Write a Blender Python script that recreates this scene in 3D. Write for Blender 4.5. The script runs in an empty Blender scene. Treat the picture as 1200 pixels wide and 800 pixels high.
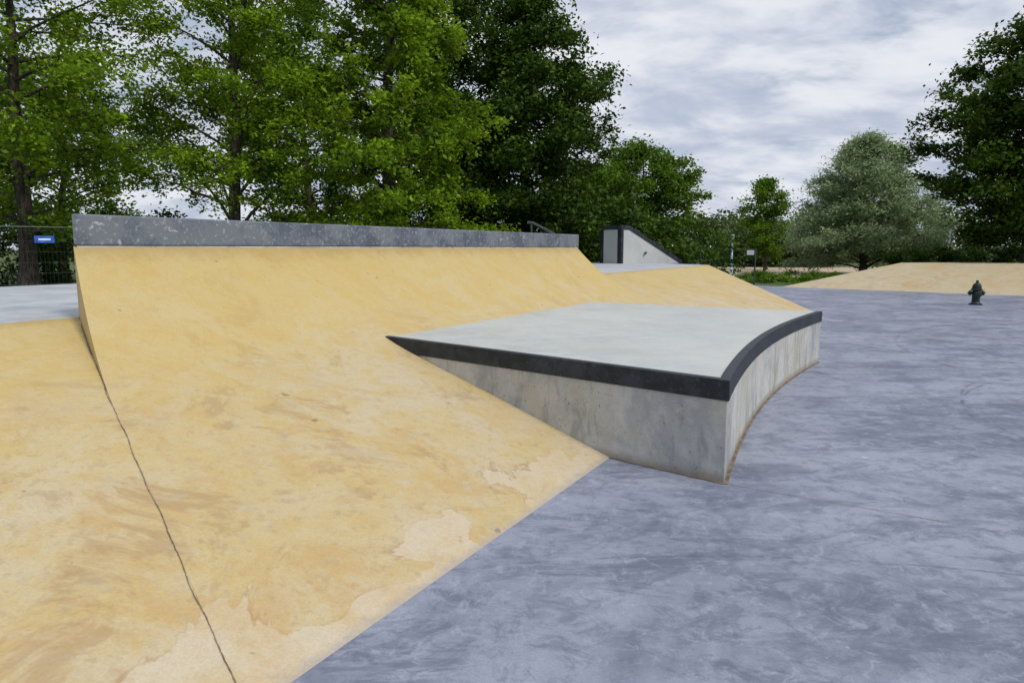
import bpy, bmesh, math, numpy as np
from mathutils import Vector, Matrix
R=math.radians
scene=bpy.context.scene
scene.view_settings.view_transform='Standard'
scene.view_settings.look='None'
scene.view_settings.exposure=0

# ---------------------------------------------------------------- frame of the bank: d along, n across
def W(d,n,z=0.0): return (0.673+.497*d-.868*n, 4.956+.868*d+.497*n, z)

# ---------------------------------------------------------------- node helper
class NT:
    def __init__(s,name):
        s.m=bpy.data.materials.new(name); s.m.use_nodes=True
        s.t=s.m.node_tree; s.t.nodes.clear()
        s.out=s.t.nodes.new('ShaderNodeOutputMaterial')
        s.pos=s.t.nodes.new('ShaderNodeNewGeometry').outputs['Position']
    def n(s,ty,**k):
        nd=s.t.nodes.new(ty)
        for a,b in k.items(): setattr(nd,a,b)
        return nd
    def l(s,a,b): s.t.links.new(a,b)
    def set(s,sock,v):
        if isinstance(v,bpy.types.NodeSocket): s.l(v,sock)
        else: sock.default_value=v
    def noise(s,scale,detail=4,rough=.6,dist=0,vec=None):
        nd=s.n('ShaderNodeTexNoise'); nd.inputs['Scale'].default_value=scale
        nd.inputs['Detail'].default_value=min(detail,5); nd.inputs['Roughness'].default_value=rough
        nd.inputs['Distortion'].default_value=dist
        s.l(vec or s.pos,nd.inputs['Vector']); return nd.outputs['Fac']
    def mapr(s,v,a,b,c=0.,d=1.):
        nd=s.n('ShaderNodeMapRange'); nd.interpolation_type='SMOOTHSTEP'
        s.set(nd.inputs[0],v)
        for i,x in enumerate((a,b,c,d)): nd.inputs[i+1].default_value=x
        return nd.outputs[0]
    def math(s,op,a,b=0.):
        nd=s.n('ShaderNodeMath',operation=op); s.set(nd.inputs[0],a); s.set(nd.inputs[1],b); return nd.outputs[0]
    def mix(s,f,a,b,mode='MIX'):
        nd=s.n('ShaderNodeMix',data_type='RGBA',blend_type=mode)
        s.set(nd.inputs[0],f)
        s.set(nd.inputs[6],a if not isinstance(a,tuple) else (*a,1)); s.set(nd.inputs[7],b if not isinstance(b,tuple) else (*b,1))
        return nd.outputs[2]
    def vmap(s,rot,scale):
        nd=s.n('ShaderNodeMapping'); nd.inputs['Rotation'].default_value=rot; nd.inputs['Scale'].default_value=scale
        s.l(s.pos,nd.inputs[0]); return nd.outputs[0]
    def dot(s,v):
        nd=s.n('ShaderNodeVectorMath',operation='DOT_PRODUCT'); s.l(s.pos,nd.inputs[0]); nd.inputs[1].default_value=v
        return nd.outputs['Value']
    def ring(s,cx,cy,r,w):
        nd=s.n('ShaderNodeVectorMath',operation='DISTANCE'); s.l(s.pos,nd.inputs[0]); nd.inputs[1].default_value=(cx,cy,0)
        return s.mapr(s.math('ABSOLUTE',s.math('SUBTRACT',nd.outputs['Value'],r)),0,w,1,0)
    def bump(s,h,st,dist=.01):
        nd=s.n('ShaderNodeBump'); nd.inputs['Strength'].default_value=st; nd.inputs['Distance'].default_value=dist
        s.l(h,nd.inputs['Height']); return nd.outputs[0]
    def finish(s,col,rough=.8,bump=None,metal=0,spec=.3):
        p=s.n('ShaderNodeBsdfPrincipled'); s.set(p.inputs['Base Color'],col if not isinstance(col,tuple) else (*col,1))
        s.set(p.inputs['Roughness'],rough); p.inputs['Metallic'].default_value=metal
        p.inputs['Specular IOR Level'].default_value=spec
        if bump: s.l(bump,p.inputs['Normal'])
        s.l(p.outputs[0],s.out.inputs[0]); return s.m

# ---- yellow pigmented concrete
def yellow(name,pale,mid,ochre,useN=True):
    t=NT(name)
    a=t.noise(.8,5,.70,.3); b=t.noise(3.2,5,.78,.2); c=t.noise(14,4,.72)
    g=t.noise(80,2,.6)
    col=t.mix(t.mapr(a,.40,.60),pale,mid)
    col=t.mix(t.mapr(b,.46,.60,0,.55),col,ochre)
    big=t.noise(.95,5,.74,.8,vec=t.vmap((0,0,2.1),(1,1.5,1)))
    col=t.mix(t.mapr(big,.50,.62,0,.55),col,(.44,.29,.115))
    e=t.noise(1.3,5,.80,.6,vec=t.vmap((0,0,.6),(1,1,1.4)))
    col=t.mix(t.mapr(e,.54,.64,0,.58),col,(.33,.205,.095))
    sm=t.noise(1.3,5,.75,.7,vec=t.vmap((0,0,1.1),(1.0,2.4,1)))
    col=t.mix(t.mapr(sm,.50,.62,0,.5),col,pale)
    col=t.mix(t.mapr(t.noise(6,5,.8,.3),.54,.66,0,.34),col,(.34,.31,.24))
    col=t.mix(t.mapr(c,.54,.66,0,.34),col,(.32,.22,.11))
    if useN:
        nn=t.math('SUBTRACT',t.dot((-.868,.497,0)),1.879)
        top=t.mapr(t.math('ADD',nn,t.math('MULTIPLY',b,1.6)),2.2,4.4,0,.62)
        col=t.mix(top,col,(.47,.35,.105))
        val=t.math('ADD',nn,t.math('MULTIPLY',t.noise(1.45,5,.62,.5),-2.1))
        w=t.mapr(val,-.80,-.76,1,0)
        col=t.mix(t.math('MULTIPLY',w,t.mapr(b,.35,.6,.8,.35)),col,(.52,.45,.34))
        ct=t.mapr(t.math('ABSOLUTE',t.math('ADD',val,.765)),.0,.035,1,0)
        col=t.mix(t.math('MULTIPLY',ct,t.mapr(e,.45,.58,.1,.55)),col,(.31,.19,.10))
        ed=t.mapr(t.math('ADD',nn,t.math('MULTIPLY',c,-.14)),-.07,.0,1,0)
        col=t.mix(t.math('MULTIPLY',ed,.7),col,(.33,.31,.29))
        gr=t.mapr(t.math('ADD',nn,t.math('MULTIPLY',b,.3)),3.88,4.06,0,.55)
        col=t.mix(gr,col,(.30,.21,.09))
        col=t.mix(t.mapr(t.noise(8.5,1,.5),.775,.80,0,.6),col,(.16,.11,.06))
    col=t.mix(t.mapr(g,.35,.7,0,.20),col,(.28,.21,.12))
    return t.finish(col,t.mapr(b,.4,.6,.5,.8),t.bump(c,.4,.02),spec=.35)
M_yel=yellow('yellow_concrete',(.48,.405,.265),(.475,.37,.175),(.45,.32,.125))
M_yel2=yellow('pale_yellow_concrete',(.47,.41,.29),(.44,.37,.23),(.42,.34,.20),False)

def grey(name,lo,hi,dark,tint=None,skid=False,bs=.3,streak=False,tf=.6):
    t=NT(name)
    a=t.noise(.6,5,.68,.5); b=t.noise(2.0,5,.75,.4); c=t.noise(12,4,.72); g=t.noise(90,2,.6)
    col=t.mix(t.mapr(a,.40,.60),lo,hi)
    col=t.mix(t.mapr(b,.46,.60,0,.5),col,hi)
    col=t.mix(t.mapr(c,.50,.68,0,.25),col,dark)
    if tint: col=t.mix(t.mapr(t.noise(.9,4,.7,1),.50,.62,0,tf),col,tint)
    if skid:
        for k,(r,th) in enumerate(((.5,.55),(1.5,.54),(2.3,.56))):
            s1=t.noise(.9,5,.76,1.3,vec=t.vmap((0,0,r),(1.0,2.4,1)))
            col=t.mix(t.mapr(s1,th-.05,th+.05,0,.5),col,dark if k!=1 else hi)
        d2=t.noise(4.5,5,.8,.6); col=t.mix(t.mapr(d2,.50,.63,0,.45),col,dark)
        d3=t.noise(7,5,.8,.9); col=t.mix(t.mapr(d3,.53,.64,0,.4),col,(.35,.37,.43))
        brk=t.mapr(t.noise(3,4,.7),.45,.56)
        for (cx,cy,r,w,f) in ((6.2,8.8,2.2,.035,.5),(7.6,5.2,3.4,.03,.5),(7.9,5.4,3.55,.02,.45),(1.2,-2.5,4.6,.02,.5),(1.0,-2.2,5.6,.016,.45),(9.5,12.5,3.9,.05,.5),(5.5,.5,3.6,.018,.45),(12,9,6,.05,.5)):
            col=t.mix(t.math('MULTIPLY',t.math('MULTIPLY',t.ring(cx,cy,r,w),brk),f*1.3),col,(.075,.08,.105))
        sp=t.noise(7.5,1,.5); col=t.mix(t.mapr(sp,.76,.79,0,.5),col,(.5,.5,.5))
    if streak:
        s3=t.noise(2.0,5,.7,.6,vec=t.vmap((0,0,0),(2.5,2.5,.7)))
        col=t.mix(t.mapr(s3,.50,.62,0,.5),col,dark)
        pores=t.noise(38,2,.5); col=t.mix(t.mapr(pores,.68,.73,0,.7),col,(.09,.09,.09))
        z=t.math('ADD',t.dot((0,0,1)),t.math('MULTIPLY',b,-.12))
        col=t.mix(t.mapr(z,-.055,.03,.65,0),col,(.20,.16,.11))
    col=t.mix(t.mapr(g,.35,.7,0,.22),col,dark)
    return t.finish(col,t.mapr(b,.4,.6,.45,.75),t.bump(c,bs,.015),spec=.35)
M_ground=grey('blue_grey_concrete',(.14,.157,.215),(.27,.292,.365),(.092,.105,.152),skid=True)
M_plat=grey('pale_grey_concrete',(.385,.405,.405),(.45,.465,.45),(.30,.32,.32),tint=(.43,.415,.36),bs=.15,tf=.4)
M_side=grey('cast_concrete',(.30,.31,.32),(.52,.52,.50),(.19,.20,.21),tint=(.42,.40,.31),streak=True)
M_deck=grey('deck_concrete',(.33,.35,.39),(.42,.44,.46),(.26,.28,.31))
t=NT('coping_concrete')
a=t.noise(2.5,5,.7); v=t.noise(26,4,.7); v2=t.noise(9,3,.6)
col=t.mix(t.mapr(a,.4,.6),(.075,.095,.13),(.145,.165,.20))
col=t.mix(t.mapr(v,.56,.63,0,.6),col,(.30,.33,.36)); col=t.mix(t.mapr(v2,.66,.70,0,.6),col,(.45,.47,.5))
M_cope=t.finish(col,.7,t.bump(v,.3,.01))
t=NT('black_steel'); a=t.noise(5,5,.7); b=t.noise(40,3,.6)
col=t.mix(t.mapr(a,.4,.62),(.014,.018,.025),(.034,.041,.05)); col=t.mix(t.mapr(b,.6,.75,0,.4),col,(.10,.11,.12))
M_steel=t.finish(col,t.mapr(a,.4,.62,.5,.65),t.bump(a,.1,.01),spec=.25)
def plain(name,c,rough=.6,metal=0,var=.3):
    t=NT(name); a=t.noise(9,3,.6)
    return t.finish(t.mix(t.mapr(a,.35,.65),tuple(x*(1-var) for x in c),tuple(min(1,x*(1+var)) for x in c)),rough,None,metal)
M_joint=plain('joint_sealant',(.155,.125,.09),.9)
M_brown=plain('rust_stain_sealant',(.17,.13,.09),.9)
M_galv=plain('galvanised_steel',(.28,.30,.31),.45,.6)
M_fence=plain('fence_steel',(.05,.06,.06),.5,.3)
M_blue=plain('blue_sign',(.03,.12,.45),.4); M_white=plain('white_paint',(.75,.77,.78),.5,var=.05)
M_hyd=plain('hydrant_paint',(.010,.020,.020),.45)
M_pole=plain('pale_blue_paint',(.30,.42,.52),.45)
M_path=plain('sandy_path',(.40,.32,.23),.95,var=.15)
t=NT('bark'); a=t.noise(6,5,.7,vec=t.vmap((0,0,0),(3,3,.6)))
M_bark=t.finish(t.mix(t.mapr(a,.4,.6),(.025,.020,.015),(.085,.07,.052)),.95)
t=NT('grass'); a=t.noise(.4,5,.7); b=t.noise(18,4,.7)
col=t.mix(t.mapr(a,.35,.65),(.045,.085,.02),(.10,.13,.04)); col=t.mix(t.mapr(b,.45,.65,0,.6),col,(.03,.055,.012))
M_grass=t.finish(col,.95)

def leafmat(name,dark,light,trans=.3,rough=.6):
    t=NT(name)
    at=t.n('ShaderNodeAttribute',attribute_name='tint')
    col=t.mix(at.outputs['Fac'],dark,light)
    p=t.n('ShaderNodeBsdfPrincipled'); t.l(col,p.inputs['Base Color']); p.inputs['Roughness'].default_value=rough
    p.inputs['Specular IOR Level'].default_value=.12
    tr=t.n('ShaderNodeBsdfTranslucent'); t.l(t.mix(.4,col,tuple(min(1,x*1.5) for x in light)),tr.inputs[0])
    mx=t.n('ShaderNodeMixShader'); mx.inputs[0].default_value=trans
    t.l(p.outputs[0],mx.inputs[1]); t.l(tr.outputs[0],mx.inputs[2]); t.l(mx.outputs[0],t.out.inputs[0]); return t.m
L_light=leafmat('leaf_light',(.038,.095,.004),(.235,.37,.016),.33)
L_mid=leafmat('leaf_mid',(.022,.065,.005),(.14,.25,.015),.3)
L_dark=leafmat('leaf_dark',(.008,.028,.004),(.065,.125,.010),.2)
L_will=leafmat('leaf_willow',(.085,.15,.05),(.36,.46,.25),.25)
L_far=leafmat('leaf_far',(.03,.06,.015),(.11,.16,.045),.2)

# ---------------------------------------------------------------- mesh helpers
def mkobj(name,verts,faces,mat,parent=None,smooth=False):
    me=bpy.data.meshes.new(name); me.from_pydata([tuple(v) for v in verts],[],faces); me.update()
    o=bpy.data.objects.new(name,me); scene.collection.objects.link(o)
    if mat: me.materials.append(mat)
    if smooth:
        for p in me.polygons: p.use_smooth=True
    if parent: o.parent=parent
    return o
def empty(name,loc=(0,0,0)):
    o=bpy.data.objects.new(name,None); scene.collection.objects.link(o); o.location=loc; o.empty_display_size=.2
    return o
def fixn(o):
    bm=bmesh.new(); bm.from_mesh(o.data); bmesh.ops.recalc_face_normals(bm,faces=bm.faces); bm.to_mesh(o.data); bm.free()
def prism(name,poly,z0,z1,mat,parent=None,bevel=0,seg=2):
    k=len(poly); z1f=z1 if callable(z1) else (lambda i:z1)
    v=[(p[0],p[1],z0) for p in poly]+[(p[0],p[1],z1f(i)) for i,p in enumerate(poly)]
    f=[tuple(range(k))[::-1],tuple(range(k,2*k))]+[(i,(i+1)%k,(i+1)%k+k,i+k) for i in range(k)]
    o=mkobj(name,v,f,mat,parent); fixn(o)
    if bevel:
        m=o.modifiers.new('b','BEVEL'); m.width=bevel; m.segments=seg; m.limit_method='ANGLE'; m.angle_limit=R(35)
    return o
def grid(name,dn_z,nu,nv,mat,parent=None):
    v=[];f=[]
    for i in range(nu+1):
        for j in range(nv+1):
            v.append(dn_z(i/nu,j/nv))
    for i in range(nu):
        for j in range(nv):
            a=i*(nv+1)+j; f.append((a,a+1,a+nv+2,a+nv+1))
    o=mkobj(name,v,f,mat,parent,True); fixn(o)
    if o.data.polygons[0].normal.z<0: o.data.flip_normals()
    return o
def strip(name,pts,w,mat,parent=None,z=None):
    v=[];f=[]
    for i,p in enumerate(pts):
        p=Vector(p); q=Vector(pts[min(i+1,len(pts)-1)])-Vector(pts[max(i-1,0)]); q.z=0; q.normalize()
        ww=w[i] if hasattr(w,'__len__') else w
        s=Vector((-q.y,q.x,0))*ww/2
        v+=[p-s,p+s]
        if i: f.append((2*i-2,2*i,2*i+1,2*i-1))
    return mkobj(name,v,f,mat,parent)
def tube(verts,faces,pts,rads,k=6):
    base=None
    for i,p in enumerate(pts):
        p=np.array(p,float)
        q=np.array(pts[min(i+1,len(pts)-1)],float)-np.array(pts[max(i-1,0)],float); q/=np.linalg.norm(q)+1e-9
        u=np.cross(q,(0.13,.97,.2) if abs(q[1])<.9 else (1,0,0)); u/=np.linalg.norm(u); w=np.cross(q,u)
        b=len(verts)
        for j in range(k):
            a=2*math.pi*j/k; verts.append(tuple(p+rads[i]*(math.cos(a)*u+math.sin(a)*w)))
        if base is not None:
            for j in range(k): faces.append((base+j,base+(j+1)%k,b+(j+1)%k,b+j))
        base=b
def boxpart(name,c,s,mat,parent=None,rotz=0,bevel=0):
    x,y,z=[a/2 for a in s]; v=[Vector((i*x,j*y,k*z)) for i in(-1,1) for j in(-1,1) for k in(-1,1)]
    m=Matrix.Rotation(rotz,3,'Z'); v=[m@(p+Vector(c)) for p in v]
    o=mkobj(name,v,[(0,1,3,2),(4,6,7,5),(0,4,5,1),(2,3,7,6),(0,2,6,4),(1,5,7,3)],mat,parent)
    if bevel:
        mm=o.modifiers.new('b','BEVEL'); mm.width=bevel; mm.segments=2
    return o

# ---------------------------------------------------------------- ground sheets
mkobj('grass_ground',[(-500,-300,-.03),(500,-300,-.03),(500,900,-.03),(-500,900,-.03)],[(0,1,2,3)],M_grass)
mkobj('concrete_ground',[(-30,-14,0),(34,-14,0),(34,29,0),(11.2,29.2,0),(8.5,33,0),(-4,33,0),(-30,12,0)],[(0,1,2,3,4,5,6)],M_ground)
mkobj('sandy_path',[(3,38,-.02),(70,36,-.02),(90,60,-.02),(3,60,-.02)],[(0,1,2,3)],M_path)
def jl(a,b,w=.006,m=M_brown,nm='expansion_joint',zz=.004):
    rng=np.random.default_rng(int(abs(a[0]*100))); pts=[];ws=[]
    for i in range(121):
        s=i/120; p=[a[0]+(b[0]-a[0])*s+rng.normal(0,.0015),a[1]+(b[1]-a[1])*s+rng.normal(0,.0015),zz]
        pts.append(p); ws.append(w*rng.uniform(.4,1.2))
    return strip(nm,pts,ws,m)
jl(W(0,-.93),W(-.3,-14),.0045)

# ---------------------------------------------------------------- quarter pipe + banks
S=.269; NT0=2.2
def jd(n): return -3.2+.4*n+.012*max(0,n-2)**2
def qz(n): return S*n+.57*(max(0,n-NT0)/(3.9-NT0))**2.4
def wob(d,n): return .005*math.sin(1.3*d+.7*n)*math.sin(1.9*n+.4*d)*min(1,n*2)
qp=empty('concrete_quarter_pipe')
def qf(u,v):
    n=3.9*v; a=jd(n); b=8.1; d=a+(b-a)*u
    return W(d,n,qz(n)+wob(d,n)*(0 if u in(0,1) else 1)+.001)
grid('ramp_surface',qf,60,60,M_yel,qp)
for nm,df in (('end_wall_near',lambda n:jd(n)+.0),('end_wall_far',lambda n:8.1)):
    v=[];f=[]
    for i in range(21):
        n=2.2+1.7*i/20; v+=[W(df(n),n,S*n-.02),W(df(n),n,qz(n)+.001)]
        if i: f.append((2*i-2,2*i,2*i+1,2*i-1))
    mkobj(nm,v,f,M_yel,qp)
a0=jd(3.9)+.02
poly=[W(a0,3.885)[:2],W(8.12,3.885)[:2],W(8.12,4.12)[:2],W(a0+.18,4.12)[:2]]
prism('coping_wall',poly,1.0,1.62,M_side,qp)
poly=[W(a0-.03,3.875)[:2],W(8.14,3.875)[:2],W(8.14,4.13)[:2],W(a0+.17,4.13)[:2]]
prism('coping_band',poly,1.622,1.873,M_cope,qp,.014)
def lf(u,v):
    n=3.9*v; b=jd(n); a=-13; d=a+(b-a)*u
    return W(d,n,S*n)
grid('concrete_bank',lf,40,20,M_yel)
def rf(u,v):
    n=3.9*v; a=8.1; b=14+1.23*n; d=a+(b-a)*u
    return W(d,n,S*n)
o=grid('concrete_bank',rf,30,20,M_yel)
mkobj('bank_return',[W(14,0,0),W(18.8,3.9,1.049),W(19.6,3.9,0)],[(0,1,2)],M_yel2,o)
rng=np.random.default_rng(4); pts=[];ws=[]
for i in range(260):
    n=.0+3.88*i/259; pts.append(W(jd(n)-.003+.004*math.sin(n*7)+.003*math.sin(n*17)+rng.normal(0,.0008),n,S*n+.005))
    ws.append((.0045+.011*max(0,(n-2.2)/1.7))*rng.uniform(.45,1.35))
strip('joint_seam',pts,ws,M_joint,qp)
dz=S*3.9
prism('concrete_deck',[W(-13,3.9)[:2],W(18.8,3.9)[:2],W(23,9.5)[:2],W(-13,9.5)[:2]],.0,dz-.002,M_deck)

# ---------------------------------------------------------------- platform
pf=empty('concrete_grind_platform')
def side(n): return .185*(n+.9)
arcp=[(5.85*s,-.9+.21*math.sin(math.pi*s)**.9) for s in np.linspace(0,1,29)]
H=.72
body=[W(d,n)[:2] for d,n in arcp]+[W(5.85,2.9)[:2],W(side(2.9),2.9)[:2]]
b=prism('platform_body',body,-.05,H-.004,M_side,pf,.006,2)
b.data.materials.append(M_plat)
for p in b.data.polygons:
    if p.normal.z>.9: p.material_index=1
def band(name,outer,inner,z0,z1):
    k=len(outer); v=[];f=[]
    for o_,i_ in zip(outer,inner): v+=[W(*o_,z0),W(*o_,z1),W(*i_,z1),W(*i_,z0)]
    for i in range(k-1):
        a=4*i; b_=a+4
        for q in range(4): f.append((a+q,b_+q,b_+(q+1)%4,a+(q+1)%4))
    f+= [(0,1,2,3),(4*k-4,4*k-1,4*k-2,4*k-3)]
    o=mkobj(name,v,f,M_steel,pf); fixn(o)
    m=o.modifiers.new('b','BEVEL'); m.width=.005; m.segments=2; m.limit_method='ANGLE'; m.angle_limit=R(40)
sidep=[(side(n),n) for n in np.linspace(2.85,-.9,12)]
path=sidep[:-1]+[(d,n) for d,n in arcp]
def offs(path,o):
    out=[]
    for i,p in enumerate(path):
        q0=np.array(path[max(i-1,0)]); q1=np.array(path[min(i+1,len(path)-1)])
        if i==11:
            e0=np.array(p)-q0; e0/=np.linalg.norm(e0); e1=q1-np.array(p); e1/=np.linalg.norm(e1)
            n0=np.array((-e0[1],e0[0])); n1=np.array((-e1[1],e1[0])); m=(n0+n1)/(1+n0@n1)
            out.append(tuple(np.array(p)+m*o)); continue
        if i==10: q1=np.array(p)
        if i==12: q0=np.array(p)
        t_=q1-q0; t_=t_/np.linalg.norm(t_)
        out.append(tuple(np.array(p)+np.array((-t_[1],t_[0]))*o))
    return out
band('steel_edge',offs(path,-.012),offs(path,.06),H-.14,H+.004)
strip('base_sealant',[W(d,n-.012,.004) for d,n in arcp],.026,M_brown,pf)
strip('base_sealant_side',[W(side(n)-.008,n,.005) for n in np.linspace(-.9,.0,10)],.018,M_brown,pf)

# ---------------------------------------------------------------- wedge ledge on deck
wd=empty('concrete_wedge_ledge')
A=Vector((3.95,25.0,0)); ax=Vector((2.6,1.55,0)); bk=Vector((-.62,.9,0))
z0=dz; zt=2.42
c=[A,A+ax*.12,A+ax,A+ax+bk,A+ax*.12+bk,A+bk]
zz=[zt,zt,z0+.08,z0+.08,zt,zt]
prism('ledge_body',[(p.x,p.y) for p in c],z0-.02,lambda i:zz[i],M_plat,wd)
def slab(name,p,q,th,h):
    n_=Vector((ax.y,-ax.x,0)).normalized()*th
    v=[p+n_,q+n_,q+n_-Vector((0,0,h)),p+n_-Vector((0,0,h)),p-n_*3,q-n_*3,q-n_*3-Vector((0,0,h)),p-n_*3-Vector((0,0,h))]
    o=mkobj(name,v,[(0,1,2,3),(4,7,6,5),(0,4,5,1),(3,2,6,7),(0,3,7,4),(1,5,6,2)],M_steel,wd); fixn(o)
up=Vector((0,0,1))
slab('top_edge',A+up*(zt+.01),A+ax*.12+up*(zt+.01),.02,.16)
slab('slope_edge',A+ax*.12+up*(zt+.01),A+ax+up*(z0+.1),.021,.16)
slab('front_post',A+up*(zt-.12),A+ax*.035+up*(zt-.12),.018,zt-z0-.12)
bn=Vector((-ax.x,-ax.y,0)).normalized()*.02
for nm,s0,s1,za,zb in (('end_top',0,1,zt-.14,zt+.012),('end_left',.85,1.0,z0,zt-.14),('end_right',0,.15,z0,zt-.14)):
    p=A+bk*s0; q=A+bk*s1
    v=[p+bn+up*za,q+bn+up*za,q+bn+up*zb,p+bn+up*zb,p-bn+up*za,q-bn+up*za,q-bn+up*zb,p-bn+up*zb]
    o=mkobj(nm,v,[(0,1,2,3),(4,7,6,5),(0,4,5,1),(3,2,6,7),(0,3,7,4),(1,5,6,2)],M_steel,wd); fixn(o)
v=[];f=[]
tube(v,f,[(.55,25,2.52),(.75,25,2.5),(1.5,25.2,2.12),(2.2,25.4,1.75)],[.06]*4,8)
tube(v,f,[(.7,25,1.0),(.7,25,2.5)],[.04]*2,6); tube(v,f,[(2.0,25.3,1.0),(2.0,25.3,1.86)],[.04]*2,6)
mkobj('handrail',v,f,M_fence)

# ---------------------------------------------------------------- far right bank
P=Vector((11.3,28.7,0)); e=Vector((.74,-.67,0)); w_=Vector((.67,.74,0))
b0,b1=P,P+e*20
t0,t1=P+e*3.6+w_*3.7,P+e*20+w_*3.7
t2,t3=P+e*5+w_*6.0,P+e*20+w_*6.0
bb=P+e*1.5+w_*6.5
vs=[b0,b1,t1+up*1.0,t0+up*1.0,t3+up*1.0,t2+up*1.0,bb,b1+w_*8,]
mkobj('concrete_bank',vs,[(0,1,2,3),(3,2,4,5),(0,3,5,6),(6,5,4,7),(1,7,4,2)],M_yel2)

# ---------------------------------------------------------------- fire hydrant
hy=empty('fire_hydrant',(13.26,19.5,0))
prof=[(0,0),(.17,0),(.17,.035),(.125,.045),(.11,.07),(.10,.10),(.10,.40),(.145,.41),(.145,.45),(.12,.46),(.115,.52),(.095,.58),(.06,.62),(.035,.635),(.035,.69),(.028,.70),(0,.70)]
v=[];f=[];K=20
for r_,z_ in prof:
    for j in range(K): a=2*math.pi*j/K; v.append((r_*math.cos(a),r_*math.sin(a),z_))
for i in range(len(prof)-1):
    for j in range(K): f.append((i*K+j,i*K+(j+1)%K,(i+1)*K+(j+1)%K,(i+1)*K+j))
mkobj('barrel',v,f,M_hyd,hy,False)
def noz(name,dx,dy,L_,r_,z_):
    v=[];f=[]
    pts=[(dx*s,dy*s,z_) for s in (.05,L_-.055,L_-.054,L_-.01,L_,L_+.001,L_+.03,L_+.031)]
    tube(v,f,pts,[r_*.8,r_*.8,r_*1.15,r_*1.15,r_*.9,r_*.35,r_*.35,.001],10)
    mkobj(name,v,f,M_hyd,hy)
ca,sa=math.cos(-.3),math.sin(-.3)
noz('side_outlet_1',ca,sa,.19,.06,.34); noz('side_outlet_2',-ca,-sa,.19,.06,.34); noz('front_outlet',sa,-ca,.18,.078,.30)
# ---------------------------------------------------------------- posts, lamps, signs
def lamp(x,y,h,r=.05,m=M_pole,head=True):
    o=empty('lamp_post',(x,y,0)); v=[];f=[]
    tube(v,f,[(0,0,0),(0,0,.4),(0,0,.41),(0,0,h)],[r*1.5,r*1.5,r,r*.8],10); mkobj('pole',v,f,m,o,True)
    v=[];f=[]
    tube(v,f,[(0,0,h-.02),(0,0,h+.02),(0,0,h+.16),(0,0,h+.18),(0,0,h+.22)],[r,r*1.4,r*1.6,r*2.0,.01],12); mkobj('lamp_head',v,f,m,o,True)
lamp(9.9,31,2.0,.055); lamp(38,60,3.0,.1)

def fence(pts,h,step=2.4,wires=True,base=0):
    o=empty('mesh_fence'); v=[];f=[]; v2=[];f2=[]
    for a,b in zip(pts[:-1],pts[1:]):
        a=np.array(a,float); b=np.array(b,float); Ln=np.linalg.norm(b-a); k=max(1,int(round(Ln/step)))
        for i in range(k+1):
            p=a+(b-a)*i/k; tube(v,f,[(p[0],p[1],base),(p[0],p[1],base+h+.05)],[.035,.035],6)
        for zz_ in (.1,h):
            tube(v,f,[(a[0],a[1],base+zz_),(b[0],b[1],base+zz_)],[.018,.018],4)
        kk=int(Ln/.1)
        for i in range(kk):
            p=a+(b-a)*i/kk; tube(v2,f2,[(p[0],p[1],base+.1),(p[0],p[1],base+h)],[.003,.003],3)
        for zz_ in np.arange(.3,h,.3):
            tube(v2,f2,[(a[0],a[1],base+zz_),(b[0],b[1],base+zz_)],[.003,.003],3)
    mkobj('posts',v,f,M_fence,o); mkobj('wires',v2,f2,M_fence,o)
fence([(-24,13),(-14.2,18.8),(-6,27.5),(-3,31)],2.2)
fence([(4.5,33.5),(10.4,29.4)],1.55)
for (x,y,z,w,h,m,rz) in ((-13.3,19.6,1.85,.5,.2,M_blue,.9),(-15.2,18.1,1.85,.4,.3,M_blue,.6),(10.2,29.4,1.42,.3,.2,M_white,-.6)):
    o=empty('fence_sign',(x,y,z)); boxpart('plate',(0,-.06,0),(w,.012,h),m,o,rz,.004)
    boxpart('bracket',(0,-.035,0),(.04,.03,h*.8),M_galv,o,rz)
    if m is M_blue: boxpart('lettering',(0,-.070,0),(w*.6,.006,h*.25),M_white,o,rz)

# ---------------------------------------------------------------- foliage
def leaves(name,cent,sig,N,size,mat,parent,seed,flat=.6,ctint=None,zb=.5,asp=.55):
    rng=np.random.default_rng(seed)
    idx=rng.integers(0,len(cent),N)
    P=cent[idx]+rng.normal(0,1,(N,3))*sig[idx][:,None]*np.array([1,1,flat])
    nr=rng.normal(0,1,(N,3)); nr[:,2]=np.abs(nr[:,2])+zb; nr/=np.linalg.norm(nr,axis=1)[:,None]
    rd=rng.normal(0,1,(N,3)); u=np.cross(nr,rd); u/=np.linalg.norm(u,axis=1)[:,None]; w=np.cross(nr,u)
    s=size*rng.uniform(.6,1.3,N)[:,None]
    V=np.stack([P-u*s*.5,P+w*s*asp*.5+nr*s*.08,P+u*s*.5,P-w*s*asp*.5+nr*s*.08],1).reshape(-1,3)
    V[:,2]=np.maximum(V[:,2],.02)
    me=bpy.data.meshes.new(name); me.vertices.add(4*N); me.vertices.foreach_set('co',V.astype('f').ravel())
    me.loops.add(4*N); me.loops.foreach_set('vertex_index',np.arange(4*N,dtype='i'))
    me.polygons.add(N); me.polygons.foreach_set('loop_start',np.arange(0,4*N,4,dtype='i'))
    me.polygons.foreach_set('loop_total',np.full(N,4,dtype='i'))
    if ctint is None: ctint=rng.uniform(.1,.9,len(cent))
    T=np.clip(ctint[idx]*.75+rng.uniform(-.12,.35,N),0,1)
    at=me.attributes.new('tint','FLOAT','FACE'); at.data.foreach_set('value',T.astype('f'))
    me.materials.append(mat); me.update(calc_edges=True)
    o=bpy.data.objects.new(name,me); scene.collection.objects.link(o); o.parent=parent
    return o

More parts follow.
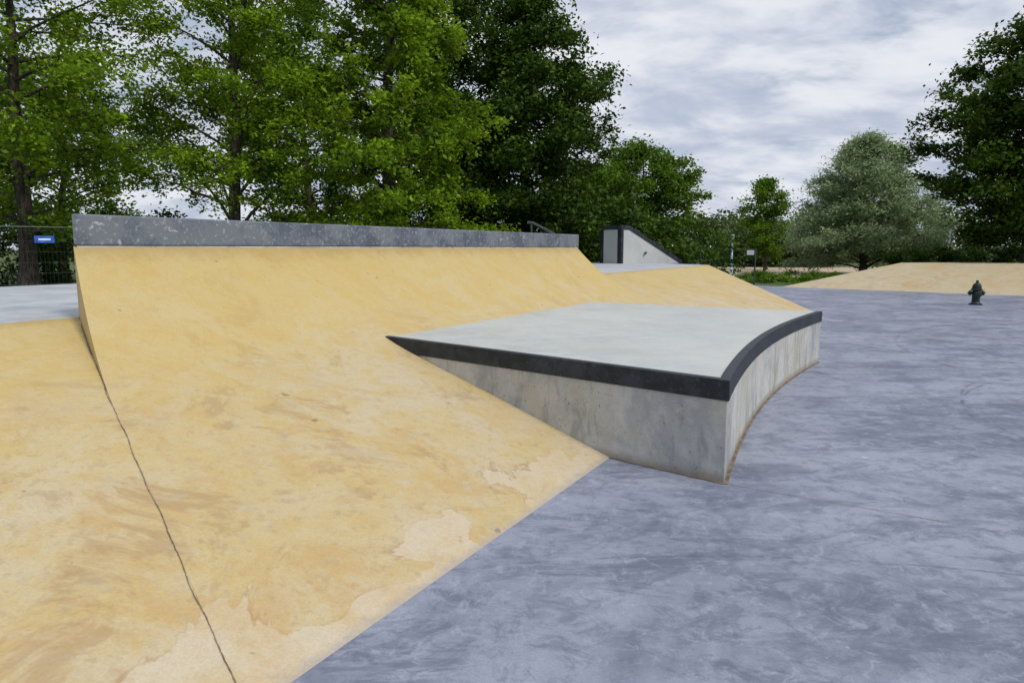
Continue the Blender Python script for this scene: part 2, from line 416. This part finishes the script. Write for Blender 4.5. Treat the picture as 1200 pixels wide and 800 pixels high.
def tree(name,x,y,h,r,cb,kind,N,leaf,mat,seed,nprim=46,sig=.3,droop=0.,tr=None,asp=.55,gap=0.,up_=0.):
    rng=np.random.default_rng(seed); o=empty(name,(x,y,0)); V=[];F=[]
    tr=tr or h*.02
    k=12; tp=[]; wx=wy=0
    for i in range(k):
        s=i/(k-1); tp.append((wx,wy,h*.97*s)); wx+=rng.normal(0,.07); wy+=rng.normal(0,.07)
    tube(V,F,tp,[max(.02,tr*(1-.92*(i/(k-1)))*(1.35 if i==0 else 1)) for i in range(k)],8)
    tpa=np.array(tp)
    def at(z): return np.array([np.interp(z,tpa[:,2],tpa[:,0]),np.interp(z,tpa[:,2],tpa[:,1]),z])
    C=[];Sg=[];Ti=[]
    for i in range(nprim):
        u=(i+rng.uniform(0,1))/nprim; z=h*(cb+(1-cb)*u*.93)
        if kind=='cone': hr=r*((1-u)**.75*.95+.08)*rng.uniform(.65,1.2); rise=hr*rng.uniform(.05,.45)
        elif kind=='oval': hr=r*max(.22,math.sin(math.pi*min(1,(u*.86+.14)))**.6)*rng.uniform(.68,1.14); rise=hr*rng.uniform(.15,.6)*(1-u*.5)
        elif kind=='dome': hr=r*max(.15,(1-u**1.5)**.8)*rng.uniform(.74,1.1); rise=hr*rng.uniform(.0,.45)
        else: hr=r*max(.2,math.sqrt(max(0,1-(u*1.0)**2.2)))*rng.uniform(.72,1.1); rise=hr*rng.uniform(.0,.45)
        rise+=up_*hr
        if rng.random()<gap: continue
        az=i*2.39996+rng.normal(0,.3); dv=np.array([math.cos(az),math.sin(az),0])
        p0=at(z); rise=min(rise,max(.1,h*1.0-z)); pts=[]
        for s in np.linspace(0,1,6):
            q=p0+dv*hr*s+np.array([0,0,rise*s**.8-droop*hr*s*s])+rng.normal(0,.05,3)*s; pts.append(q)
        r0=tr*.28*(1-u*.6); tube(V,F,pts,[r0*(1-.85*s) for s in np.linspace(0,1,6)],5)
        ti=rng.uniform(.0,1.0); pa=np.array(pts)
        nsec=max(4,int(hr*2.6))
        for j in range(nsec):
            s=rng.uniform(.25,1); q=np.array([np.interp(s,np.linspace(0,1,6),pa[:,c_]) for c_ in range(3)])
            dd=dv*rng.uniform(.2,1)+rng.normal(0,.75,3); dd[2]=dd[2]*.5+.15-droop*.8; dd/=np.linalg.norm(dd)
            ln=(.35+.32*hr*(1-.45*s))*rng.uniform(.6,1.2)
            e_=q+dd*ln; e_[2]-=droop*ln*.5
            tube(V,F,[q,(q+e_)/2+np.array([0,0,.06*ln]),e_],[r0*.35,r0*.25,.008],3)
            for m_ in (.4,.7,1.0):
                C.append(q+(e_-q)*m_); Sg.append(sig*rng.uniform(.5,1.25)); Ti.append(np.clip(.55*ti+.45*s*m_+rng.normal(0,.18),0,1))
    C.append(at(h*.97)); Sg.append(sig); Ti.append(.5)
    mkobj('trunk_and_limbs',V,F,M_bark,o,True)
    leaves('foliage',np.array(C),np.array(Sg),N,leaf,mat,o,seed+7,ctint=np.array(Ti),asp=asp)
    return o

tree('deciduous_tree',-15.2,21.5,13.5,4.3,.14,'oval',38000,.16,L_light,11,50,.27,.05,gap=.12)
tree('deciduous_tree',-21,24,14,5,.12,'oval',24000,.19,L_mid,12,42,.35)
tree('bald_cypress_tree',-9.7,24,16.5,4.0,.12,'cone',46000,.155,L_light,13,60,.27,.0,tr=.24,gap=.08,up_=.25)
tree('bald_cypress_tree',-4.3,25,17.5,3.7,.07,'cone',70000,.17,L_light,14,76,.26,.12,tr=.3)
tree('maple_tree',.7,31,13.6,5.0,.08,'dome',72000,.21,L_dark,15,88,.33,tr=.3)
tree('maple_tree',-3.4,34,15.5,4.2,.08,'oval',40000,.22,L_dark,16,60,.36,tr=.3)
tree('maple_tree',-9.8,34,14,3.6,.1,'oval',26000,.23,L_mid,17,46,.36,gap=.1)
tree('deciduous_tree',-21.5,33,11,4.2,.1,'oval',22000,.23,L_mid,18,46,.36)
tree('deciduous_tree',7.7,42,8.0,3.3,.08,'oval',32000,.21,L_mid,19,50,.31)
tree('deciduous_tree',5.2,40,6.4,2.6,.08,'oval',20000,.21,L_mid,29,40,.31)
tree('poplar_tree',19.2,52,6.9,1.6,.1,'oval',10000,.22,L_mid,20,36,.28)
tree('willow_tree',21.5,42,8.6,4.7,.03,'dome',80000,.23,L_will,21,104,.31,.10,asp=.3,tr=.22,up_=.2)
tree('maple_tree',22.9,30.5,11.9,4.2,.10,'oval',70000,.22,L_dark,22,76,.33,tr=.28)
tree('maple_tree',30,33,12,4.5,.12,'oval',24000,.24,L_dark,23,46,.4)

def mass(name,items,N,leaf,mat,seed,sig=.3):
    rng=np.random.default_rng(seed); C=[];Sg=[]
    for (x,y,z,rx,ry,rz) in items:
        k=int(max(10,rx*ry*10))
        d=rng.normal(0,1,(k,3)); d/=np.linalg.norm(d,axis=1)[:,None]; d*=rng.uniform(.5,1,(k,1))**.5
        c_=np.array([x,y,z])+d*np.array([rx,ry,rz]); C.append(c_); Sg.append(np.full(k,sig))
    o=empty(name); leaves('foliage',np.concatenate(C),np.concatenate(Sg),N,leaf,mat,o,seed); return o
rng=np.random.default_rng(5)
mass('shrubs',[(-34+i*1.6,28.5+rng.uniform(-1.2,1.2)-(5 if i<12 else 0)*(1-i/12.),.9,1.5,1.2,rng.uniform(1.2,2.0)*(1.35 if i<14 else 1)) for i in range(27)],70000,.2,L_dark,31)
mass('low_border_plants',[(10.5+rng.uniform(0,6),31+rng.uniform(0,4),.1,.8,.8,rng.uniform(.15,.4)) for i in range(16)],16000,.12,L_mid,32,.12)
mass('hedge',[(19+i*1.3,35.5+rng.uniform(-.3,.3)-i*.15,.8,1.0,.8,.75) for i in range(16)],30000,.17,L_dark,33,.2)
mass('hedge',[(6+i*1.5,38+rng.uniform(-.3,.3)+i*.1,.7,1.0,.8,.9) for i in range(4)],14000,.17,L_mid,35,.2)
mass('distant_trees',[(-90+i*6.3+rng.uniform(-2,2),82+rng.uniform(-6,8),rng.uniform(1.6,3),4.6,4,rng.uniform(2.2,4.6)) for i in range(38)],80000,.55,L_far,34,.7)
mass('distant_trees',[(18+rng.uniform(0,10),62+rng.uniform(-3,5),2,2.6,2.6,rng.uniform(1.8,3.0)) for i in range(6)],20000,.34,L_far,36,.5)

# ---------------------------------------------------------------- world
w=bpy.data.worlds.new('World'); scene.world=w; w.use_nodes=True; nt=w.node_tree; nt.nodes.clear()
def nn(ty,**k):
    a=nt.nodes.new(ty)
    for x,y in k.items(): setattr(a,x,y)
    return a
el=48
sun_dir=Vector((.75,-.66,0)).normalized()
sky=nn('ShaderNodeTexSky',sky_type='NISHITA'); sky.sun_disc=False; sky.sun_elevation=R(el)
sky.sun_rotation=math.atan2(sun_dir.x,sun_dir.y)
bg1=nn('ShaderNodeBackground'); bg1.inputs[1].default_value=.10; nt.links.new(sky.outputs[0],bg1.inputs[0])
tc=nn('ShaderNodeTexCoord'); sx=nn('ShaderNodeSeparateXYZ'); nt.links.new(tc.outputs['Generated'],sx.inputs[0])
def mth(op,a,b=0.):
    m=nn('ShaderNodeMath',operation=op)
    for i,v_ in enumerate((a,b)):
        if isinstance(v_,bpy.types.NodeSocket): nt.links.new(v_,m.inputs[i])
        else: m.inputs[i].default_value=v_
    return m.outputs[0]
den=mth('ADD',mth('MAXIMUM',sx.outputs[2],0.),.30)
cx=nn('ShaderNodeCombineXYZ'); nt.links.new(mth('DIVIDE',sx.outputs[0],den),cx.inputs[0]); nt.links.new(mth('DIVIDE',sx.outputs[1],den),cx.inputs[1])
def wn(scale,rot,sc,det=5,rough=.6,dist=.4):
    mp=nn('ShaderNodeMapping'); mp.inputs['Rotation'].default_value=(0,0,rot); mp.inputs['Scale'].default_value=sc
    nt.links.new(cx.outputs[0],mp.inputs[0]); a=nn('ShaderNodeTexNoise'); nt.links.new(mp.outputs[0],a.inputs[0])
    a.inputs['Scale'].default_value=scale; a.inputs['Detail'].default_value=det; a.inputs['Roughness'].default_value=rough; a.inputs['Distortion'].default_value=dist
    return a.outputs['Fac']
def mr(v_,a,b,c,d):
    m=nn('ShaderNodeMapRange',interpolation_type='SMOOTHSTEP'); nt.links.new(v_,m.inputs[0])
    for i,x in enumerate((a,b,c,d)): m.inputs[i+1].default_value=x
    return m.outputs[0]
n1=wn(1.7,.5,(1,1.3,1)); n2=wn(5.0,.9,(.8,1.3,1),5,.56,.3); n3=wn(1.7,.2,(1,1,1),4,.5)
cl=mth('ADD',mth('MULTIPLY',n1,.6),mth('MULTIPLY',n2,.4))
mixc=nn('ShaderNodeMix',data_type='RGBA'); nt.links.new(mr(cl,.39,.60,0,1),mixc.inputs[0])
mixc.inputs[6].default_value=(.48,.54,.67,1); mixc.inputs[7].default_value=(.80,.825,.885,1)
st=mr(sx.outputs[2],.35,.95,1.0,1.35)
bg2=nn('ShaderNodeBackground'); nt.links.new(mixc.outputs[2],bg2.inputs[0]); nt.links.new(st,bg2.inputs[1])
ms=nn('ShaderNodeMixShader'); nt.links.new(mr(mth('ADD',mth('MULTIPLY',n3,.6),mth('MULTIPLY',n2,.4)),.34,.45,.35,1),ms.inputs[0])
nt.links.new(bg1.outputs[0],ms.inputs[1]); nt.links.new(bg2.outputs[0],ms.inputs[2])
ow=nn('ShaderNodeOutputWorld'); nt.links.new(ms.outputs[0],ow.inputs[0])

sd=bpy.data.lights.new('sun','SUN'); sd.energy=2.4; sd.angle=R(11); sd.color=(1,.95,.86)
so=bpy.data.objects.new('sun',sd); scene.collection.objects.link(so)
dirv=Vector((sun_dir.x*math.cos(R(el)),sun_dir.y*math.cos(R(el)),math.sin(R(el))))
so.rotation_euler=dirv.to_track_quat('Z','Y').to_euler(); so.location=(10,-10,20)

cam=bpy.data.cameras.new('camera'); co=bpy.data.objects.new('camera',cam); scene.collection.objects.link(co)
cam.sensor_width=36; cam.lens=24; cam.clip_end=2000; cam.clip_start=.05
co.location=(0,0,1.6); co.rotation_euler=(R(90-7.76),0,0)
scene.camera=co
